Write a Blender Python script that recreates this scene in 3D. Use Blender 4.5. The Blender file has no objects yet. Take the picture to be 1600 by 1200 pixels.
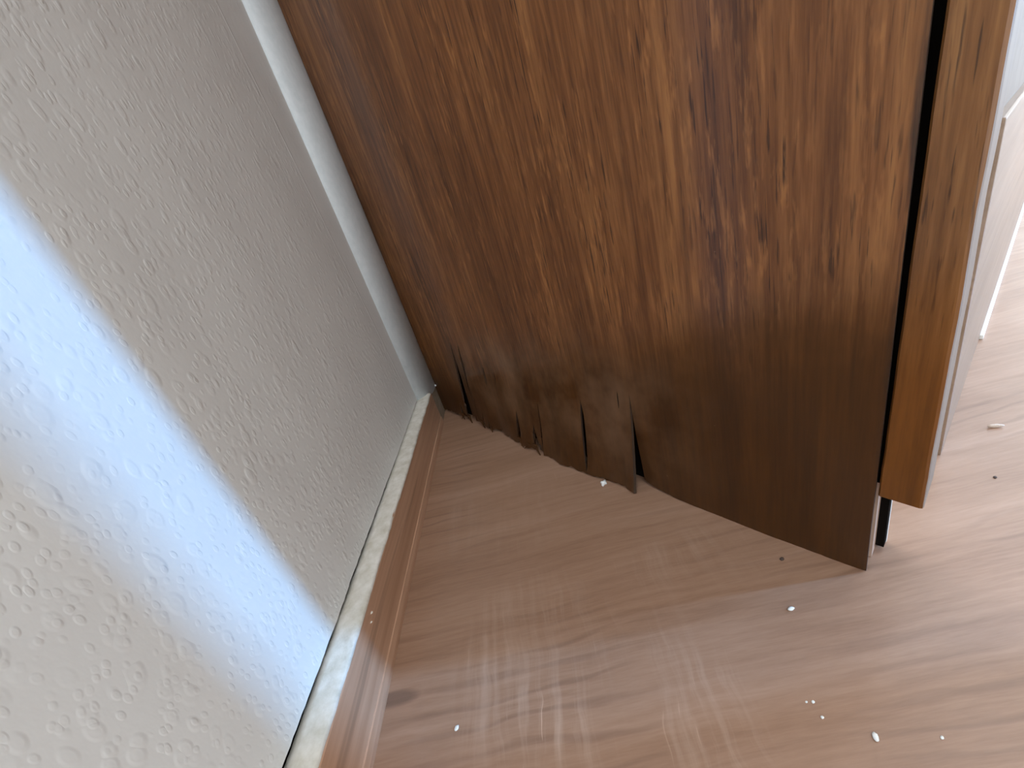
import bpy, bmesh, math, random
from mathutils import Vector, Matrix, noise
random.seed(7)
S = 0.34                 # height of the lens above the floor, metres; the plan below is measured in this unit
WX = -0.645              # wallpapered wall plane in that unit; it becomes x = 0
def W(x, y, z=0.0): return Vector(((x - WX) * S, y * S, z * S))
scene = bpy.context.scene
col = scene.collection

# ------------------------------------------------------------------ camera
R = [(0.95945318, -0.04811224, -0.27773155), (0.27189522, 0.4177548, 0.86692209), (-0.07431412, 0.90728504, -0.41389766)]
cd = bpy.data.cameras.new('camera'); cam = bpy.data.objects.new('camera', cd); col.objects.link(cam)
m = Matrix.Identity(4)
for i in range(3):
    m[i][0] = R[0][i]; m[i][1] = R[1][i]; m[i][2] = -R[2][i]
m.translation = W(0, 0, 1)
cam.matrix_world = m
cd.sensor_fit = 'HORIZONTAL'; cd.sensor_width = 36.0; cd.lens = 640.0 / 1600.0 * 36.0
cd.clip_start = 0.01
scene.camera = cam

# ------------------------------------------------------------------ light
wd = bpy.data.worlds.new('world'); scene.world = wd; wd.use_nodes = True
bg = wd.node_tree.nodes['Background']; bg.inputs[0].default_value = (0.93, 0.97, 1.0, 1); bg.inputs[1].default_value = 2.72
def area(name, loc, target, sx, sy, power, color):
    l = bpy.data.lights.new(name, 'AREA'); l.shape = 'RECTANGLE'; l.size = sx; l.size_y = sy; l.energy = power; l.color = color
    o = bpy.data.objects.new(name, l); col.objects.link(o); o.location = loc
    o.rotation_euler = (Vector(target) - Vector(loc)).to_track_quat('-Z', 'Y').to_euler()
    return o
area('daylight_doorway', (3.30, 0.045, 1.35), (0.0, 0.21, 0.30), 0.11, 1.5, 118.0, (0.24, 0.54, 1.0))
area('room_fill', (0.50, -1.0, 1.5), (0.10, 0.6, 0.15), 0.8, 0.8, 3.0, (0.85, 0.93, 1.0))  # added soft fill from behind the camera; no window stands there
scene.view_settings.view_transform = 'Standard'; scene.view_settings.look = 'None'
scene.view_settings.gamma = 1.0; scene.view_settings.use_curve_mapping = False
scene.view_settings.exposure = 0.0
cy = getattr(scene, 'cycles', None)
if cy is not None:
    cy.max_bounces = 4; cy.diffuse_bounces = 3; cy.glossy_bounces = 2; cy.transmission_bounces = 2
    cy.use_adaptive_sampling = True; cy.adaptive_threshold = 0.06; cy.adaptive_min_samples = 12

# ------------------------------------------------------------------ node helpers
class NT:
    def __init__(s, name):
        s.m = bpy.data.materials.new(name); s.m.use_nodes = True; s.t = s.m.node_tree; s.t.nodes.clear()
        s.out = s.t.nodes.new('ShaderNodeOutputMaterial'); s.b = s.t.nodes.new('ShaderNodeBsdfPrincipled')
        s.t.links.new(s.b.outputs[0], s.out.inputs[0]); s.co = s.t.nodes.new('ShaderNodeTexCoord').outputs['Object']
    def n(s, ty, **k):
        nd = s.t.nodes.new(ty)
        for a, v in k.items(): setattr(nd, a, v)
        return nd
    def set(s, sock, v):
        if isinstance(v, bpy.types.NodeSocket): s.t.links.new(v, sock)
        else: sock.default_value = v
    def map(s, scale, loc=(0, 0, 0), rot=(0, 0, 0), src=None):
        nd = s.n('ShaderNodeMapping'); s.set(nd.inputs[0], src or s.co)
        nd.inputs['Location'].default_value = loc; nd.inputs['Rotation'].default_value = rot; nd.inputs['Scale'].default_value = scale
        return nd.outputs[0]
    def noise(s, vec, scale=1.0, detail=4.0, rough=0.55, dist=0.0, out=0):
        nd = s.n('ShaderNodeTexNoise'); s.set(nd.inputs['Vector'], vec); nd.inputs['Scale'].default_value = scale
        nd.inputs['Detail'].default_value = detail; nd.inputs['Roughness'].default_value = rough; nd.inputs['Distortion'].default_value = dist
        return nd.outputs[out]
    def ramp(s, f, stops, interp='LINEAR'):
        nd = s.n('ShaderNodeValToRGB'); s.set(nd.inputs[0], f); cr = nd.color_ramp; cr.interpolation = interp
        while len(cr.elements) < len(stops): cr.elements.new(0.5)
        for e, (p, c) in zip(cr.elements, stops):
            e.position = p; e.color = (c, c, c, 1) if isinstance(c, (int, float)) else tuple(c) + (1,)
        return nd.outputs[0]
    def mix(s, f, a, b, mode='MIX'):
        nd = s.n('ShaderNodeMix', data_type='RGBA', blend_type=mode)
        s.set(nd.inputs[0], f)
        for sk, v in ((nd.inputs[6], a), (nd.inputs[7], b)):
            s.set(sk, v if isinstance(v, bpy.types.NodeSocket) else tuple(v) + (1,))
        return nd.outputs[2]
    def math(s, op, a, b=0.0, c=None):
        nd = s.n('ShaderNodeMath', operation=op); s.set(nd.inputs[0], a); s.set(nd.inputs[1], b)
        if c is not None: s.set(nd.inputs[2], c)
        return nd.outputs[0]
    def sep(s, vec):
        nd = s.n('ShaderNodeSeparateXYZ'); s.set(nd.inputs[0], vec); return nd.outputs
    def bump(s, h, strength, dist, prev=None):
        nd = s.n('ShaderNodeBump'); nd.inputs['Strength'].default_value = strength; nd.inputs['Distance'].default_value = dist
        s.set(nd.inputs['Height'], h)
        if prev is not None: s.set(nd.inputs['Normal'], prev)
        return nd.outputs[0]
    def done(s, color, rough, normal=None, coat=0.0, coat_rough=0.2, spec=0.5):
        s.set(s.b.inputs['Base Color'], color if isinstance(color, bpy.types.NodeSocket) else tuple(color) + (1,))
        s.set(s.b.inputs['Roughness'], rough); s.b.inputs['Specular IOR Level'].default_value = spec
        s.b.inputs['Coat Weight'].default_value = coat; s.b.inputs['Coat Roughness'].default_value = coat_rough
        if normal is not None: s.set(s.b.inputs['Normal'], normal)
        return s.m

# ------------------------------------------------------------------ materials
def mat_wallpaper():
    t = NT('woodchip_wallpaper')
    v0 = t.mix(0.005, t.co, t.noise(t.map((40, 40, 40), (1.3, 0, 0)), 1, 0, .5, 0, 1), 'ADD')
    def chips(sc, seed, lo, hi):
        v = t.map((sc, sc, sc * .55), (seed, seed * .7, seed * .3), (0.25, 0, 0), v0)
        vo = t.n('ShaderNodeTexVoronoi'); vo.feature = 'F1'; t.set(vo.inputs['Vector'], v); vo.inputs['Scale'].default_value = 1
        d = vo.outputs['Distance']; cr = t.sep(vo.outputs['Color'])
        keep = t.ramp(cr[0], [(lo, 0.0), (hi, 1.0)])
        dome = t.ramp(d, [(0.0, 1.0), (0.22, .8), (0.42, 0.0)], 'EASE')
        return t.math('MULTIPLY', dome, keep)
    h1 = chips(120, 1.3, .10, .85); h2 = chips(230, 5.1, .2, .9); h3 = chips(90, 8.7, .80, .98)
    h = t.math('ADD', t.math('MULTIPLY', h1, 1.0), t.math('MULTIPLY', h2, .8)); h = t.math('ADD', h, t.math('MULTIPLY', h3, 1.2))
    # paper seam: a faint raised line, smoother paper between it and the corner
    x, y, z = t.sep(t.co)
    sy = t.math('SUBTRACT', y, t.math('MULTIPLY_ADD', z, -.0895, 1.832 * S))
    seam = t.ramp(t.math('MULTIPLY_ADD', sy, 40.0, .5), [(.40, 0.0), (.47, 1.0), (.52, .9), (.56, .15), (.60, .0)])
    smooth = t.ramp(t.math('MULTIPLY_ADD', sy, 20.0, .5), [(.4, 1.0), (.6, .3)])
    h = t.math('ADD', t.math('MULTIPLY', h, smooth), t.math('MULTIPLY', seam, 1.3))
    fine = t.noise(t.map((260, 260, 160)), 1, 2, .6)
    big = t.noise(t.map((14, 14, 10)), 1, 1, .5)
    h = t.math('ADD', h, t.math('MULTIPLY', fine, .25)); h = t.math('ADD', h, t.math('MULTIPLY', big, .8))
    c = t.ramp(big, [(.3, (.755, .755, .735)), (.7, (.80, .805, .785))])
    dirt = t.ramp(t.noise(t.map((30, 30, 22), (3, 3, 3)), 1, 5, .7), [(.62, 0.0), (.80, .22)])
    c = t.mix(dirt, c, (.38, .35, .31))
    return t.done(c, .62, t.bump(h, .40, .0006), spec=.3)

def mat_paint(name, c0, c1, rough=.5, bump=.25, sc=120):
    t = NT(name)
    n = t.noise(t.map((sc, sc, sc * .6)), 1, 5, .6)
    return t.done(t.ramp(n, [(.3, c0), (.7, c1)]), rough, t.bump(n, bump, .0008))

def mat_veneer(name, dark, mid, light, k=1.0, rough=.33, seed=0.0, coat=.35, pore=.8, spec=.5, lk=.62, bloom=1.0):
    # grain runs along local z
    t = NT(name)
    warp = t.noise(t.map((2.2, 2.2, 1.3), (seed, 0, 0)), 1, 2, .5, 0, 1)
    v = t.mix(0.012, t.co, warp, 'ADD')
    broad = t.noise(t.map((26, 26, 2.0), (seed, 1, 0), src=v), 1, 4, .6)
    fibre = t.noise(t.map((190, 190, 9), (seed, 2, 0), src=v), 1, 4, .65)
    fine = t.noise(t.map((620, 620, 26), (seed, 3, 0), src=v), 1, 3, .6)
    f = t.math('ADD', t.math('MULTIPLY', broad, .42), t.math('ADD', t.math('MULTIPLY', fibre, .42), t.math('MULTIPLY', fine, .16)))
    c = t.ramp(f, [(.38, dark), (.5, mid), (.62, light)])
    blot = t.ramp(t.noise(t.map((7, 7, 4.5), (seed, 5, 0)), 1, 4, .6), [(.35, 0.0), (.65, 1.0)])
    c = t.mix(t.math('MULTIPLY', blot, .38), c, tuple(a * .55 for a in mid))
    # short dark pores
    pz = t.noise(t.map((560, 560, 30), (seed + 4, 7, 0), src=v), 1, 2, .5)
    ps = t.ramp(pz, [(.58, 0.0), (.68, 1.0)])
    pm = t.ramp(t.noise(t.map((20, 20, 5), (seed + 9, 1, 0)), 1, 3, .6), [(.36, 0.0), (.58, 1.0)])
    c = t.mix(t.math('MULTIPLY', t.math('MULTIPLY', ps, pm), pore), c, tuple(a * .32 for a in dark))
    # long pale streak in the veneer and a few lighter flecks beside it
    x, y, z = t.sep(t.co)
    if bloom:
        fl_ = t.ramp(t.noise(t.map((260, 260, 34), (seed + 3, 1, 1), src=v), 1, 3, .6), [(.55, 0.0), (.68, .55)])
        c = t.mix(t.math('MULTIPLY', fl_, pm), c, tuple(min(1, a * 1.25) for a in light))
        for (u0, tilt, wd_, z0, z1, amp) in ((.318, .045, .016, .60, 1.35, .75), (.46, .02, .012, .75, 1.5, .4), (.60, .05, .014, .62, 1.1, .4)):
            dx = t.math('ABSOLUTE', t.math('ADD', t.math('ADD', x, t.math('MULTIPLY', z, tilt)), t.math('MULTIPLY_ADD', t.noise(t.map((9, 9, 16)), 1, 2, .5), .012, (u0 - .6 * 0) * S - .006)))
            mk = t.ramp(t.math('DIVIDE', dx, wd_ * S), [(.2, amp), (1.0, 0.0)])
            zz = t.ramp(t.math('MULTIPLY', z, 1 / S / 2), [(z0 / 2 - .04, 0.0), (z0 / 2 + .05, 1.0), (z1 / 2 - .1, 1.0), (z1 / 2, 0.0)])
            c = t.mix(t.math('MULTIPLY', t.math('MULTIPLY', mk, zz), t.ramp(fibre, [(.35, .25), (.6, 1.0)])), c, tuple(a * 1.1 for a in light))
    # darker, more saturated tone below a soft slanting line, lighter grain above it
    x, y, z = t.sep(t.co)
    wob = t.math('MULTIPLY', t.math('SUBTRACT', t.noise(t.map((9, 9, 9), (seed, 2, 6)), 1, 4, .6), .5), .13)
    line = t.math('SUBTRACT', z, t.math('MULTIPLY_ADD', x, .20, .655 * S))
    zone_mask = t.ramp(t.math('MULTIPLY_ADD', t.math('ADD', line, wob), 6.0, .5), [(.12, 0.0), (.88, 1.0)], 'EASE')
    low_tone = t.ramp(f, [(.3, (.046 * lk, .0145 * lk, .0012 * lk)), (.72, (.150 * lk, .050 * lk, .0055 * lk))])
    c = t.mix(zone_mask, low_tone, c)
    # milky bloom left by damp on the split part
    bl = t.ramp(t.noise(t.map((16, 16, 11), (seed + 2, 0, 3)), 1, 4, .6), [(.40, 0.0), (.70, 1.0)])
    bx = t.ramp(t.math('MULTIPLY', x, -1 / S / 2), [(.14, 0.0), (.32, 1.0), (.70, 1.0), (.84, 0.0)])
    bz = t.ramp(t.math('MULTIPLY', z, 1 / S), [(.04, 0.25), (.22, 1.0), (.40, 1.0), (.58, 0.0)])
    c = t.mix(t.math('MULTIPLY', t.math('MULTIPLY', bl, bx), t.math('MULTIPLY', bz, .55 * bloom)), c, (.235, .135, .075))
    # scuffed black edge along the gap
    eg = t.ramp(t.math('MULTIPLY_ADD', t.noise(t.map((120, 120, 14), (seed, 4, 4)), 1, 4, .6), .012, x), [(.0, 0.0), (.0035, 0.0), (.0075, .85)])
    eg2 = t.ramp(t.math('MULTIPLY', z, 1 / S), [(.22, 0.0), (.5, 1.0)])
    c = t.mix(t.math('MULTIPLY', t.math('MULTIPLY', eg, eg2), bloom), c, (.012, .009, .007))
    # pale knocks and scuffs
    sc = t.ramp(t.noise(t.map((75, 75, 60), (seed, 0, 2)), 1, 3, .7), [(.745, 0.0), (.78, .5)])
    c = t.mix(sc, c, (.36, .22, .13))
    nb = t.bump(fibre, .16, .0006)
    r = t.ramp(t.noise(t.map((9, 9, 5), (seed, 8, 0)), 1, 2, .6), [(.3, rough - .07), (.7, rough + .1)])
    t.b.inputs['Coat IOR'].default_value = 1.5
    return t.done(c, r, nb, coat, .18, .25)

def mat_raw(name, dark, light, axis='z', rough=.6, seed=0.0, coat=0.0, k=1.0):
    t = NT(name)
    def sc(a, b): return {'z': (a, a, b), 'y': (a, b, a), 'x': (b, a, a)}[axis]
    v = t.mix(.02, t.co, t.noise(t.map((4, 4, 4), (seed, 0, 0)), 1, 2, .5, 0, 1), 'ADD')
    a = t.noise(t.map(sc(170 * k, 4), (seed, 0, 0), src=v), 1, 5, .6); b = t.noise(t.map(sc(40 * k, 1.6), (seed, 3, 0), src=v), 1, 3, .5)
    f = t.math('ADD', t.math('MULTIPLY', a, .5), t.math('MULTIPLY', b, .5))
    c = t.ramp(f, [(.36, dark), (.64, light)])
    vein = t.ramp(t.noise(t.map(sc(95 * k, 1.5), (seed + 6, 3, 0), src=v), 1, 2, .5), [(.64, 0.0), (.70, .45)])
    c = t.mix(vein, c, tuple(q * .45 for q in dark))
    return t.done(c, rough, t.bump(f, .2, .0005), coat, .25)

def mat_floor():
    # wood sheet floor: grain runs along x, pale rubbed streaks along y
    t = NT('wood_floor')
    warp = t.noise(t.map((5, 5, 5)), 1, 3, .55, 0, 1)
    v = t.mix(.022, t.co, warp, 'ADD')
    broad = t.noise(t.map((1.6, 17, 1), src=v), 1, 4, .55)
    fib = t.noise(t.map((9, 170, 1), (2, 0, 0), src=v), 1, 4, .65)
    fine = t.noise(t.map((60, 620, 1), (5, 0, 0)), 1, 3, .6)
    f = t.math('ADD', t.math('MULTIPLY', broad, .5), t.math('ADD', t.math('MULTIPLY', fib, .33), t.math('MULTIPLY', fine, .17)))
    c = t.ramp(f, [(.33, (.228, .121, .072)), (.5, (.325, .188, .120)), (.68, (.41, .256, .178))])
    # darker cathedral figure
    wv = t.n('ShaderNodeTexWave'); wv.wave_type = 'RINGS'; t.set(wv.inputs['Vector'], t.map((3.2, 15, 1), (-.9, -3.2, 0), src=v))
    wv.inputs['Scale'].default_value = 1.3; wv.inputs['Distortion'].default_value = 7; wv.inputs['Detail'].default_value = 3; wv.inputs['Detail Scale'].default_value = 1.2
    fig = t.ramp(wv.outputs['Fac'], [(.0, .34), (.22, 0.0), (1, 0.0)])
    figm = t.ramp(t.noise(t.map((5, 7, 1), (1.4, .3, 0)), 1, 2, .5), [(.45, 0.0), (.62, 1.0)])
    c = t.mix(t.math('MULTIPLY', fig, figm), c, (.13, .065, .042))
    # rubbed, bleached streaks running towards the viewer
    w2 = t.mix(.024, t.co, t.noise(t.map((11, 11, 11), (4, 4, 4)), 1, 3, .6, 0, 1), 'ADD')
    st = t.noise(t.map((105, 6, 1), (0, 2, 0), (0, 0, .26), w2), 1, 5, .65)
    st = t.ramp(st, [(.46, 0.0), (.68, 1.0)])
    stm = t.ramp(t.noise(t.map((9, 11, 1), (7.3, 2.2, 0)), 1, 4, .6), [(.46, 0.0), (.66, 1.0)])
    def blob(cx, cy, rx, ry, amp):
        bx, by, bz = t.sep(t.co)
        ax = t.math('DIVIDE', t.math('SUBTRACT', bx, W(cx, 0)[0]), rx * S); ay = t.math('DIVIDE', t.math('SUBTRACT', by, cy * S), ry * S)
        return t.ramp(t.math('ADD', t.math('MULTIPLY', ax, ax), t.math('MULTIPLY', ay, ay)), [(.0, amp), (1.0, 0.0)], 'EASE')
    zone_mask = t.math('ADD', t.math('ADD', blob(-.20, .60, .26, .30, 1.0), blob(.13, .47, .12, .25, .7)), t.math('ADD', blob(-.25, 1.15, .3, .25, .5), blob(.32, .78, .32, .14, .35)))
    stm = t.math('MULTIPLY', t.math('ADD', stm, .35), zone_mask)
    rub = t.math('MULTIPLY', t.math('MULTIPLY', st, stm), .62)
    c = t.mix(rub, c, (.52, .37, .285))
    scr = t.noise(t.map((330, 16, 1), (3, 8, 0), (0, 0, .35), w2), 1, 2, .5)
    scr = t.ramp(scr, [(.70, 0.0), (.735, .6)])
    c = t.mix(t.math('MULTIPLY', scr, stm), c, (.70, .50, .38))
    # small oval knot at the foot of the skirting
    x, y, z = t.sep(v)
    kx = t.math('DIVIDE', t.math('SUBTRACT', x, W(-.560, 0)[0] + .011), .026); ky = t.math('DIVIDE', t.math('SUBTRACT', y, W(0, .592)[1] + .011), .0075)
    kd = t.math('ADD', t.math('MULTIPLY', kx, kx), t.math('MULTIPLY', ky, ky))
    c = t.mix(t.ramp(kd, [(.35, .62), (1.0, 0.0)]), c, (.12, .07, .05))
    r = t.ramp(t.noise(t.map((12, 14, 1), (2, 9, 0)), 1, 2, .6), [(.3, .36), (.7, .50)])
    return t.done(c, r, t.bump(fib, .09, .0005), .6, .30)

M = {}
M['wallpaper'] = mat_wallpaper()
M['corner_paint'] = mat_paint('corner_paint', (.62, .67, .69), (.70, .74, .76), .5, .15, 160)
M['cream'] = mat_paint('cream_paint', (.58, .54, .45), (.82, .79, .73), .55, .7, 85)
M['greyish'] = mat_paint('greyish_wood', (.20, .145, .10), (.33, .26, .19), .7, .5, 110)
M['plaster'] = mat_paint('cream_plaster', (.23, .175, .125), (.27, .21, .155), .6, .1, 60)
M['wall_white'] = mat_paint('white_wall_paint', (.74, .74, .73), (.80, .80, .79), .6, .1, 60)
M['skirting'] = mat_raw('skirting_wood', (.40, .22, .13), (.58, .35, .23), 'y', .42, 1.0, .15, .8)
M['pale'] = mat_raw('pale_wood', (.22, .14, .085), (.30, .20, .135), 'x', .42, 4.0, .2, .6)
M['pale_edge'] = mat_raw('pale_lipping_edge', (.17, .115, .075), (.25, .18, .125), 'z', .5, 8.0)
M['raw'] = mat_raw('raw_wood_edge', (.42, .28, .21), (.58, .43, .34), 'z', .6, 2.0)
M['dark'] = mat_raw('shade_black', (.003, .0026, .002), (.008, .006, .005), 'z', .9, 3.0)  # near-black colour painted in for the shade inside gaps and hollows
M['dark'].node_tree.nodes['Principled BSDF'].inputs['Specular IOR Level'].default_value = .05
M['split'] = mat_raw('split_ply_edge', (.022, .011, .005), (.06, .03, .013), 'z', .8, 5.0)
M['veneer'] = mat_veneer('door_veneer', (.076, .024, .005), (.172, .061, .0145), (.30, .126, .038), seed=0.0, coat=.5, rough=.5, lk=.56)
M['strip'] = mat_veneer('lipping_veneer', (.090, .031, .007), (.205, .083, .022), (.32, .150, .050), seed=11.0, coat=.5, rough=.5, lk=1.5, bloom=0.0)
M['backskin'] = mat_paint('white_laminate', (.72, .72, .70), (.80, .80, .78), .4, .05, 60)
M['floor'] = mat_floor()
M['chip'] = mat_paint('white_paint_fleck', (.72, .74, .74), (.86, .87, .86), .45, .3, 900)
M['crumb'] = mat_paint('pale_crumb', (.55, .44, .36), (.72, .62, .54), .7, .3, 900)
M['darkspeck'] = mat_paint('dark_speck', (.035, .02, .014), (.07, .04, .03), .7, .3, 900)

# ------------------------------------------------------------------ object helpers
def tag(o, label=None, cat=None, group=None, kind=None):
    for k, v in (('label', label), ('category', cat), ('group', group), ('kind', kind)):
        if v: o[k] = v
    return o
def obj(name, bm, mat, parent=None, smooth=False):
    me = bpy.data.meshes.new(name); bmesh.ops.recalc_face_normals(bm, faces=bm.faces); bm.to_mesh(me); bm.free()
    me.materials.append(mat)
    if smooth:
        for p in me.polygons: p.use_smooth = True
    o = bpy.data.objects.new(name, me); col.objects.link(o); o.parent = parent
    return o
def empty(name, loc, rz=0.0):
    o = bpy.data.objects.new(name, None); col.objects.link(o); o.location = loc; o.rotation_euler = (0, 0, rz); o.empty_display_size = .05
    return o
def box(bm, x0, x1, y0, y1, z0, z1, bev=0.0):
    r = bmesh.ops.create_cube(bm, size=1.0)
    bmesh.ops.scale(bm, verts=r['verts'], vec=(x1 - x0, y1 - y0, z1 - z0))
    bmesh.ops.translate(bm, verts=r['verts'], vec=((x0 + x1) / 2, (y0 + y1) / 2, (z0 + z1) / 2))
    if bev:
        ed = list({e for v in r['verts'] for e in v.link_edges})
        bmesh.ops.bevel(bm, geom=ed, offset=bev, segments=2, affect='EDGES', profile=.6)
    return bm
def sweep(bm, rings, closed=True, caps=True):
    vs = [[bm.verts.new(p) for p in r] for r in rings]
    n = len(rings[0])
    for a, b in zip(vs[:-1], vs[1:]):
        for i in range(n if closed else n - 1):
            j = (i + 1) % n; bm.faces.new((a[i], a[j], b[j], b[i]))
    if caps: bm.faces.new(vs[0][::-1]); bm.faces.new(vs[-1])
    return bm
def nz(x, y=0.0, z=0.0): return noise.noise(Vector((x, y, z)))
def lerp(tab, u):
    if u <= tab[0][0]: return tab[0][1]
    for (a, p), (b, q) in zip(tab[:-1], tab[1:]):
        if u <= b: return p + (q - p) * (u - a) / (b - a)
    return tab[-1][1]

# ------------------------------------------------------------------ the setting
fl = obj('floor', box(bmesh.new(), -.02, 4.2, -1.2, 3.2, -.03, 0), M['floor'])
tag(fl, 'pinkish brown wood floor with rubbed pale streaks and fine grain', 'floor', kind='structure')
ZT = .19 * S
def gap(y):      # the slot between the wallpaper's foot and the skirting opens towards the viewer
    q = y / S
    g = lerp([(-3, .006), (.35, .0040), (.6, .0024), (.9, .0027), (1.15, .0023), (1.45, .0006), (1.6, .0006), (3, -.001)], q)
    return ZT + max(-.002, g + .0013 * nz(y * 45, 3.1) + .0006 * nz(y * 160, 7))
bm = bmesh.new(); rings = []
for i in range(451):
    y = -1.2 + (W(0, 2.5)[1] + 1.2) * i / 450; g = gap(y)
    rings.append([Vector((-.12, y, g)), Vector((-.0012, y, g)), Vector((0, y, g + .0012)), Vector((0, y, 2.4)), Vector((-.12, y, 2.4))])
sweep(bm, rings)
wl = obj('wall_left', bm, M['wallpaper'])
wc = obj('wall_gap_shade', box(bmesh.new(), -.12, -.012, -1.2, W(0, 2.5)[1], 0, ZT - .0025), M['dark'], wl); wc['label'] = 'near-black filler painted as shade behind the foot of the wallpaper'  # near-black block added so the slot above the skirting reads as shade
tag(wl, 'off-white woodchip wallpapered wall on the left', 'wall', kind='structure')

# rounded painted moulding in the corner between the wallpaper and the door
bm = bmesh.new(); rings = []
prof = []
for i in range(15):
    a = math.pi * i / 14
    prof.append((-.003 + .026 * math.sin(a) ** .9, W(0, 2.045)[1] - math.cos(a) * .052))
for z in (W(0, 0, .17)[2], .5, 1.2, 2.4): rings.append([Vector((x, y, z)) for x, y in prof])
sweep(bm, rings)
tr = obj('trim_1', bm, M['corner_paint'], smooth=True)
tag(tr, 'smooth rounded pale painted corner moulding beside the door hinge edge', 'trim', kind='structure')

# skirting along the wallpapered wall: wooden board, cream painted top, greyish end piece
sk = empty('baseboard_left', W(-.60, 1.2)); tag(sk, 'low wooden skirting board with cream painted top along the wallpapered wall', 'baseboard', kind='structure')
sloc = sk.location
XF = W(-.5815, 0)[0]
def board_rings(y0, y1, n, prof_fn):
    rr = []
    for i in range(n + 1):
        y = y0 + (y1 - y0) * i / n
        rr.append([Vector((x, y, z)) - sloc for x, z in prof_fn(y)])
    return rr
YE = W(0, 1.955)[1]
def p_wood(y):
    e = .0007 * nz(y * 30, 9)
    xe = XF - .0005 + e * .4
    return [(.007, 0.0), (XF + .0012, 0.0), (XF + .0016, .006), (XF + .0010, .0125), (XF + .0002, .0132), (XF, .0145), (XF, ZT - .003), (xe - .0007, ZT - .0008), (xe - .002, ZT), (.007, ZT)]
obj('board', sweep(bmesh.new(), board_rings(-1.15, YE, 120, p_wood)), M['skirting'], sk)
def p_cream(y):
    w = XF - .0004 + .0011 * nz(y * 38, 1.7) + .0006 * nz(y * 110, 4)
    b = -.0035 + .0008 * nz(y * 70, 6)
    t = .0007 * nz(y * 60, 2) + .0004 * nz(y * 190, 5)
    return [(b, ZT - .02), (b + .001, ZT + .0002 + t), (b + (w - b) * .35, ZT + .0013 + t), (b + (w - b) * .75, ZT + .0011 + t * .6), (w - .0012, ZT + .0006), (w + .0006, ZT - .0016), (w + .0002, ZT - .0022 + t * 1.5), (w - .003, ZT - .004)]
o = obj('painted_top', sweep(bmesh.new(), board_rings(-1.15, YE - .002, 420, p_cream)), M['cream'], sk, True); o['label'] = 'uneven cream paint along the top edge'
YE2 = W(0, 2.10)[1]
def p_end(y): return [(.0005, 0), (XF - .001, 0), (XF - .001, ZT - .006), (XF - .004, ZT - .001), (.0005, ZT)]
o = obj('end_piece', sweep(bmesh.new(), board_rings(YE + .0008, YE2, 6, p_end)), M['greyish'], sk); o['label'] = 'greyish end piece by the door'

# ------------------------------------------------------------------ the door, standing open 39 degrees off the wall
PX, PY = .59978935, .64187622
RZ = math.atan2(-.77320415, .63415719)
door = empty('door_1', W(PX, PY), RZ)
tag(door, 'dark brown veneered door standing ajar with split and frayed bottom edge', 'door', kind='structure')
# front veneer in (u, z): u runs from the free edge (0) to the hinge (1.93)
UL, TOP = 1.935, 5.9
bottom_n = [(0, 0), (.2, -.004), (.45, .0), (.5849, .010), (.585, -.036), (.60, -.038), (.70, -.036), (.78, -.046), (.88, -.046), (.91, -.054), (1.0, -.034), (1.07, -.038), (1.17, -.033), (1.25, -.022), (1.35, 0), (1.42, -.016), (1.58, .0), (2, 0)]
bottom_z = [(0, .002), (.02, .0), (.3, .0), (.45, .003), (.54, .008), (.5849, .022), (.585, .002), (1.2, .002), (1.3, .004), (1.34, .008), (1.42, .002), (1.54, .022), (1.6, .012), (1.67, .008), (1.75, .016), (1.84, .012), (2, .004)]
# slit: u at its top, top z, u at its bottom, bottom z (None = runs out of the edge), half width, sideways step of the two lips in n (left, right)
slits = [
    (1.521, .460, 1.622, None, .014, (0, .026)),
    (1.494, .455, 1.560, None, .040, (.026, -.006)),
    (1.375, .360, 1.390, .262, .007, (0, 0)),
    (1.300, .340, 1.312, .285, .0025, (0, 0)),
    (1.662, .105, 1.668, None, .007, (0, .006)),
    (1.206, .175, 1.192, None, .022, (.008, 0)),
    (1.100, .130, 1.086, None, .022, (.014, .014)),
    (1.030, .245, 1.046, None, .013, (.016, -.004)),
    (.773, .300, .793, .010, .011, (.002, 0)),
    (.636, .372, .632, .308, .0025, (0, 0)),
    (.570, .365, .588, None, .0045, (-.014, .0)),
    (1.475, .10, 1.480, None, .006, (.004, 0)),
    (1.425, .06, 1.430, None, .006, (.0, .004)),
]
def shear(u, z):
    if z > .45: return 0.0
    k = lerp([(0, 0), (.4, 0), (.6, .02), (.8, .022), (1.0, .06), (1.5, .09), (1.65, .09), (1.85, .03), (2, .01)], u)
    return k * (.45 - max(z, -.05)) / .42
cols = [i * .0125 for i in range(int(UL / .0125) + 1)]
cols[-1] = UL
slit_col = {}
for s in slits:
    base = s[2] - shear(s[2], 0.0)
    free = [i for i in range(2, len(cols) - 2) if i not in slit_col]
    j = min(free, key=lambda i: abs(cols[i] - base)); cols[j] = base; slit_col[j] = s
order = sorted(range(len(cols)), key=lambda i: cols[i])
new_slit = {k: slit_col[i] for k, i in enumerate(order) if i in slit_col}
cols = [cols[i] for i in order]; slit_col = new_slit
NR = 46
def rowz(zb, r):
    if r <= NR: return zb + (.52 - zb) * (r / NR) ** 1.25
    return .52 + (TOP - .52) * ((r - NR) / 14) ** 1.3
rnd = random.Random(3)
jag = [(.006 * nz(c * 30, 4) + .016 * max(0, nz(c * 95, 8)) + .006 * rnd.random()) * (1 if c > .56 else .12) * (1.5 if c > 1.0 else .8) for c in cols]
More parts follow.
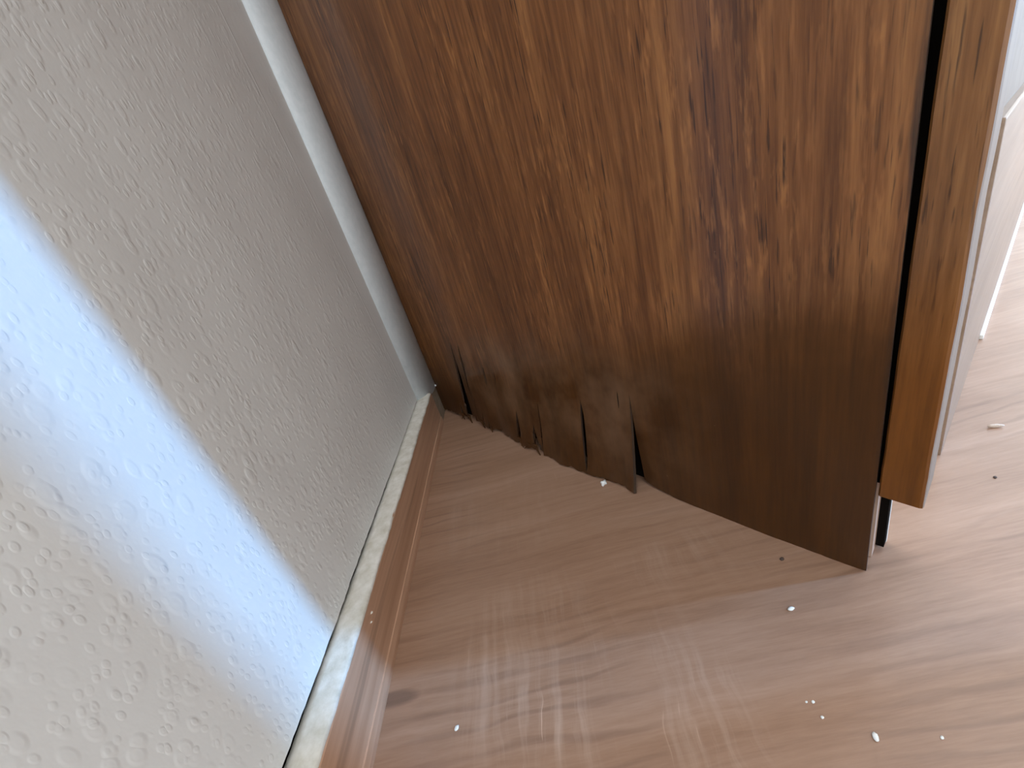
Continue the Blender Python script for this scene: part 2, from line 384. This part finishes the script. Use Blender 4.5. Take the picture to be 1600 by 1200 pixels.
def vpos(ci, r, side):
    u = cols[ci]; tot = max(0, jag[ci])
    uu = u + shear(u, 0)
    if ci in slit_col and slit_col[ci][2] == .588: uu = .585
    e = -1e-4 if side > 0 else 1e-4      # side +1 = towards the free edge
    zb = lerp(bottom_z, uu + (e if ci in slit_col else 0)) + tot
    z = rowz(zb, r)
    nb = lerp(bottom_n, uu + (e if ci in slit_col else 0))
    fall = max(0.0, 1 - z / .40) ** 1.7
    n = nb * fall + .004 * nz(u * 6, z * 4, 2) * min(1, max(0, 1 - z / .8))
    ua = u + shear(u, z)
    if ci in slit_col and side:
        ut, zt, ub, zl, hw, st = slit_col[ci]
        lo = zb if zl is None else zl
        f = (zt - z) / (zt - lo)
        w = hw * (min(1, max(0, f)) ** .8 if zl is None else math.sin(math.pi * min(1, max(0, f))) ** .7)
        ua += -side * w
        n += (st[1] if side > 0 else st[0]) * min(1, max(0, f)) ** 1.2
    # lips left and right of a slit ease back to the sheet
    else:
        for dj in (-3, -2, -1, 1, 2, 3):
            k = ci + dj
            if k in slit_col:
                ut, zt, ub, zl, hw, st = slit_col[k]; lo = 0 if zl is None else zl
                f = min(1, max(0, (zt - z) / (zt - lo)))
                a = (st[1] if dj > 0 else st[0]) * f ** 1.2 * (1 - abs(dj) / 4)
                n += a
    return Vector((-ua * S, n * S, z * S))
bm = bmesh.new(); grid = []
for ci in range(len(cols)):
    L = []; Rr = []
    for r in range(NR + 15):
        if ci in slit_col:
            ut, zt, ub, zl, hw, st = slit_col[ci]; p = vpos(ci, r, 1); z = p.z / S
            if z < zt and (zl is None or z > zl):
                a = bm.verts.new(vpos(ci, r, -1)); b = bm.verts.new(p); L.append(a); Rr.append(b); continue
        a = bm.verts.new(vpos(ci, r, 0)); L.append(a); Rr.append(a)
    grid.append((L, Rr))
# L faces the hinge (greater u), R faces the free edge
for ci in range(len(cols) - 1):
    A = grid[ci][0]; B = grid[ci + 1][1]
    for r in range(NR + 14): bm.faces.new((A[r], A[r + 1], B[r + 1], B[r]))
for f in bm.faces:
    f.normal_update()
    if f.normal.y > 0: f.normal_flip()
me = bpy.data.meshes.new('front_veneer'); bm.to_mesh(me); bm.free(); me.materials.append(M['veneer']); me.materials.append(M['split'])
for p in me.polygons: p.use_smooth = True
fv = bpy.data.objects.new('front_veneer', me); col.objects.link(fv); fv.parent = door
sm = fv.modifiers.new('thickness', 'SOLIDIFY'); sm.thickness = .0032; sm.offset = -1; sm.use_even_offset = False; sm.material_offset_rim = 1
es = fv.modifiers.new('crisp_rims', 'EDGE_SPLIT'); es.split_angle = math.radians(50)
fv['label'] = 'dark brown wood veneer, split and curling at the bottom'
for k, (u, n, h, lean) in enumerate([(1.685, .0, .05, 1.2), (1.655, -.004, .03, -.6), (1.60, -.004, .035, .9), (1.49, -.006, .035, 1.0), (1.41, -.012, .025, .6), (1.175, -.028, .04, .8), (1.115, -.032, .03, -.9), (1.07, -.034, .04, 1.0)]):
    bm = bmesh.new(); rr = []
    for i in range(5):
        q = i / 4; w = (.0040 * (1 - q) + .0003); ux = u - lean * .03 * q * q
        cz = .004 + h * (1 - q); cn = n - .010 * q * q
        rr.append([Vector((-ux * S + w * a, cn * S + .0007 * b2, cz * S)) for a, b2 in ((-1, -1), (1, -1), (1, 1), (-1, 1))])
    o = obj('splinter', sweep(bm, rr), M['veneer'], door)
def L(u0, u1, n0, n1, z0, z1, bev=0.0): return box(bmesh.new(), -u1 * S, -u0 * S, n0 * S, n1 * S, z0 * S, z1 * S, bev)
o = obj('back_skin', L(-.016, UL - .02, .105, .114, .006, TOP), M['backskin'], door)
o = obj('core_rail', L(.0, UL + .02, .048, .080, .001, TOP), M['raw'], door); o['label'] = 'raw pale wood core edge showing below the lipping'
o = obj('hollow_shade', L(-.0155, UL - .04, .0805, .1048, .012, TOP - .01), M['dark'], door)  # near-black blocks painting the shade in the door's hollow and slits
o = obj('hollow_shade', L(.012, UL + .03, .040, .0475, .001, TOP - .01), M['dark'], door)
o = obj('gap_shade', L(-.016, .014, .022, .046, .252, TOP - .01), M['dark'], door)  # near-black block added for the shade in the gap beside the strip
# loose lipping strip along the free edge, broken off above the floor
bm = bmesh.new(); rings = []
for i in range(90):
    z = .233 + (TOP - .233) * (i / 89) ** 1.6
    wl_ = .0012 * nz(z * 9, 1) + .0009 * nz(z * 40, 3); wr = .0012 * nz(z * 7, 6) + .0005 * nz(z * 50, 9)
    ul = lerp([(.2, -.0045), (.6, -.0085), (1.05, -.0125), (6, -.014)], z) + wl_; ur = -.0725 + wr
    ring = []
    for (u, n) in ((ul, .002), (ul - .003, -.002), (ur + .006, -.002), (ur + .0015, .0005), (ur, .006), (ur, .112), (ur + .002, .116), (ul, .116)):
        zz = z
        if i == 0: zz += .006 * (u - ur) / (ul - ur) + (.004 * nz(u * 300, 2))
        ring.append(Vector((-u * S, n * S, zz * S)))
    rings.append(ring)
sweep(bm, rings)
bm.faces.ensure_lookup_table()
o = obj('edge_strip', bm, M['strip'], door); o['label'] = 'narrow brown lipping strip broken off short of the floor'
o.data.materials.append(M['pale_edge'])
for p in o.data.polygons:
    if p.normal.x > .85: p.material_index = 1
# pin in the hinge corner
bm = bmesh.new(); bmesh.ops.create_icosphere(bm, subdivisions=2, radius=.0022); bmesh.ops.scale(bm, verts=bm.verts, vec=(1, .6, 1)); bmesh.ops.translate(bm, verts=bm.verts, vec=(-1.852 * S, -.001, .173 * S))
o = obj('pin_head', bm, M['chip'], door, True); o['label'] = 'tiny bright pin head near the hinge corner'

# ------------------------------------------------------------------ pale skirting and wall running away beyond the door
A = W(1.03, .915); B = W(3.55, 2.935)
ang = math.atan2((B - A).y, (B - A).x); ln = (B - A).length
ws = empty('baseboard_right', A, ang); tag(ws, 'pale wooden skirting board running away beyond the free edge of the door', 'baseboard', kind='structure')
obj('board', box(bmesh.new(), 0, ln, 0, .018, 0, .85 * S, .0015), M['pale'], ws)
bm = box(bmesh.new(), .27, ln, -.0035, .0005, 0, .006, .001)  # thin white strip added to paint a bright line of daylight
o = obj('daylight_line', bm, M['chip'], ws); o['label'] = 'white strip standing in for a bright line of daylight at the foot of the board'
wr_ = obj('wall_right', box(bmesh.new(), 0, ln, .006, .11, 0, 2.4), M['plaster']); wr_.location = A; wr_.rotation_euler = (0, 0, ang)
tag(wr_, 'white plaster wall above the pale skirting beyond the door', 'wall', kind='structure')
# unseen wall end on the right, added to block daylight and shape its band
wf = obj('wall_blocker', box(bmesh.new(), W(1.75, 0)[0], W(2.05, 0)[0], -1.2, W(0, .385)[1], 0, 2.4), M['wall_white'])
tag(wf, 'unseen white plaster wall end added to block part of the daylight', 'wall', kind='structure')

# ------------------------------------------------------------------ flecks and crumbs
def fleck(name, x, y, z, size, squash, rz, mat, label, cat, group=None, lump=.25):
    bm = bmesh.new(); bmesh.ops.create_icosphere(bm, subdivisions=2, radius=1.0)
    sd = rnd.random() * 50
    for v in bm.verts:
        k = 1 + lump * nz(v.co.x * 1.3 + sd, v.co.y * 1.3, v.co.z * 1.3)
        v.co = Vector((v.co.x * k * size, v.co.y * k * size * squash, (v.co.z * k * .32 + .30) * size))
    o = obj(name, bm, mat, None, True); o.location = W(x, y, z); o.rotation_euler = (0, 0, rz)
    return tag(o, label, cat, group)
G = 'white paint flecks on the floor'
fleck('paint_fleck', .385, .358, 0, .0026, .62, 1.2, M['chip'], 'largest white paint fleck, on the floor nearest the viewer at right', 'paint fleck', G)
fleck('paint_fleck', .398, .597, 0, .0026, .6, .1, M['chip'], 'white paint fleck on the floor just in front of the door corner', 'paint fleck', G)
fleck('paint_fleck', -.391, .509, 0, .0021, .75, 1.0, M['chip'], 'white paint fleck on the floor near the wooden skirting', 'paint fleck', G)
fleck('paint_fleck', .324, .399, 0, .0011, .8, .5, M['chip'], 'lone tiny white fleck left of the largest fleck', 'paint fleck', G)
fleck('paint_fleck', .325, .424, 0, .0011, .8, .5, M['chip'], 'right one of two tiny white flecks lying side by side', 'paint fleck', G)
fleck('paint_fleck', .314, .426, 0, .0008, .8, .5, M['chip'], 'left one of two tiny white flecks lying side by side', 'paint fleck', G)
fleck('paint_fleck', .480, .341, 0, .0011, .7, .5, M['chip'], 'tiny white fleck to the right of the largest fleck', 'paint fleck', G)
fleck('dirt_speck', .456, .720, 0, .0020, .8, .5, M['darkspeck'], 'dark brown speck at the foot of the door panel', 'speck')
fleck('dirt_speck', 1.059, .804, 0, .0017, .7, .5, M['darkspeck'], 'black speck on the pale floor beyond the door', 'speck')
fleck('wood_splinter', 1.234, .967, 0, .0065, .22, -.35, M['crumb'], 'curled pale splinter on the bright floor beyond the door', 'splinter')
c = fleck('plaster_crumb', .121 - .012, 1.172 - .018, 0, .0042, .7, .6, M['chip'], 'white crumb caught at the frayed foot of the door', 'crumb', None, .9)
c.scale = (1, 1, 2.2)
fleck('paint_drip', -.5805, .722, .160, .0015, .8, 1.5, M['cream'], 'upper of two small cream paint spots on the skirting face', 'paint spot', 'cream paint spots on the skirting')
fleck('paint_drip', -.5805, .703, .150, .0012, .8, 1.2, M['cream'], 'lower of two small cream paint spots on the skirting face', 'paint spot', 'cream paint spots on the skirting')
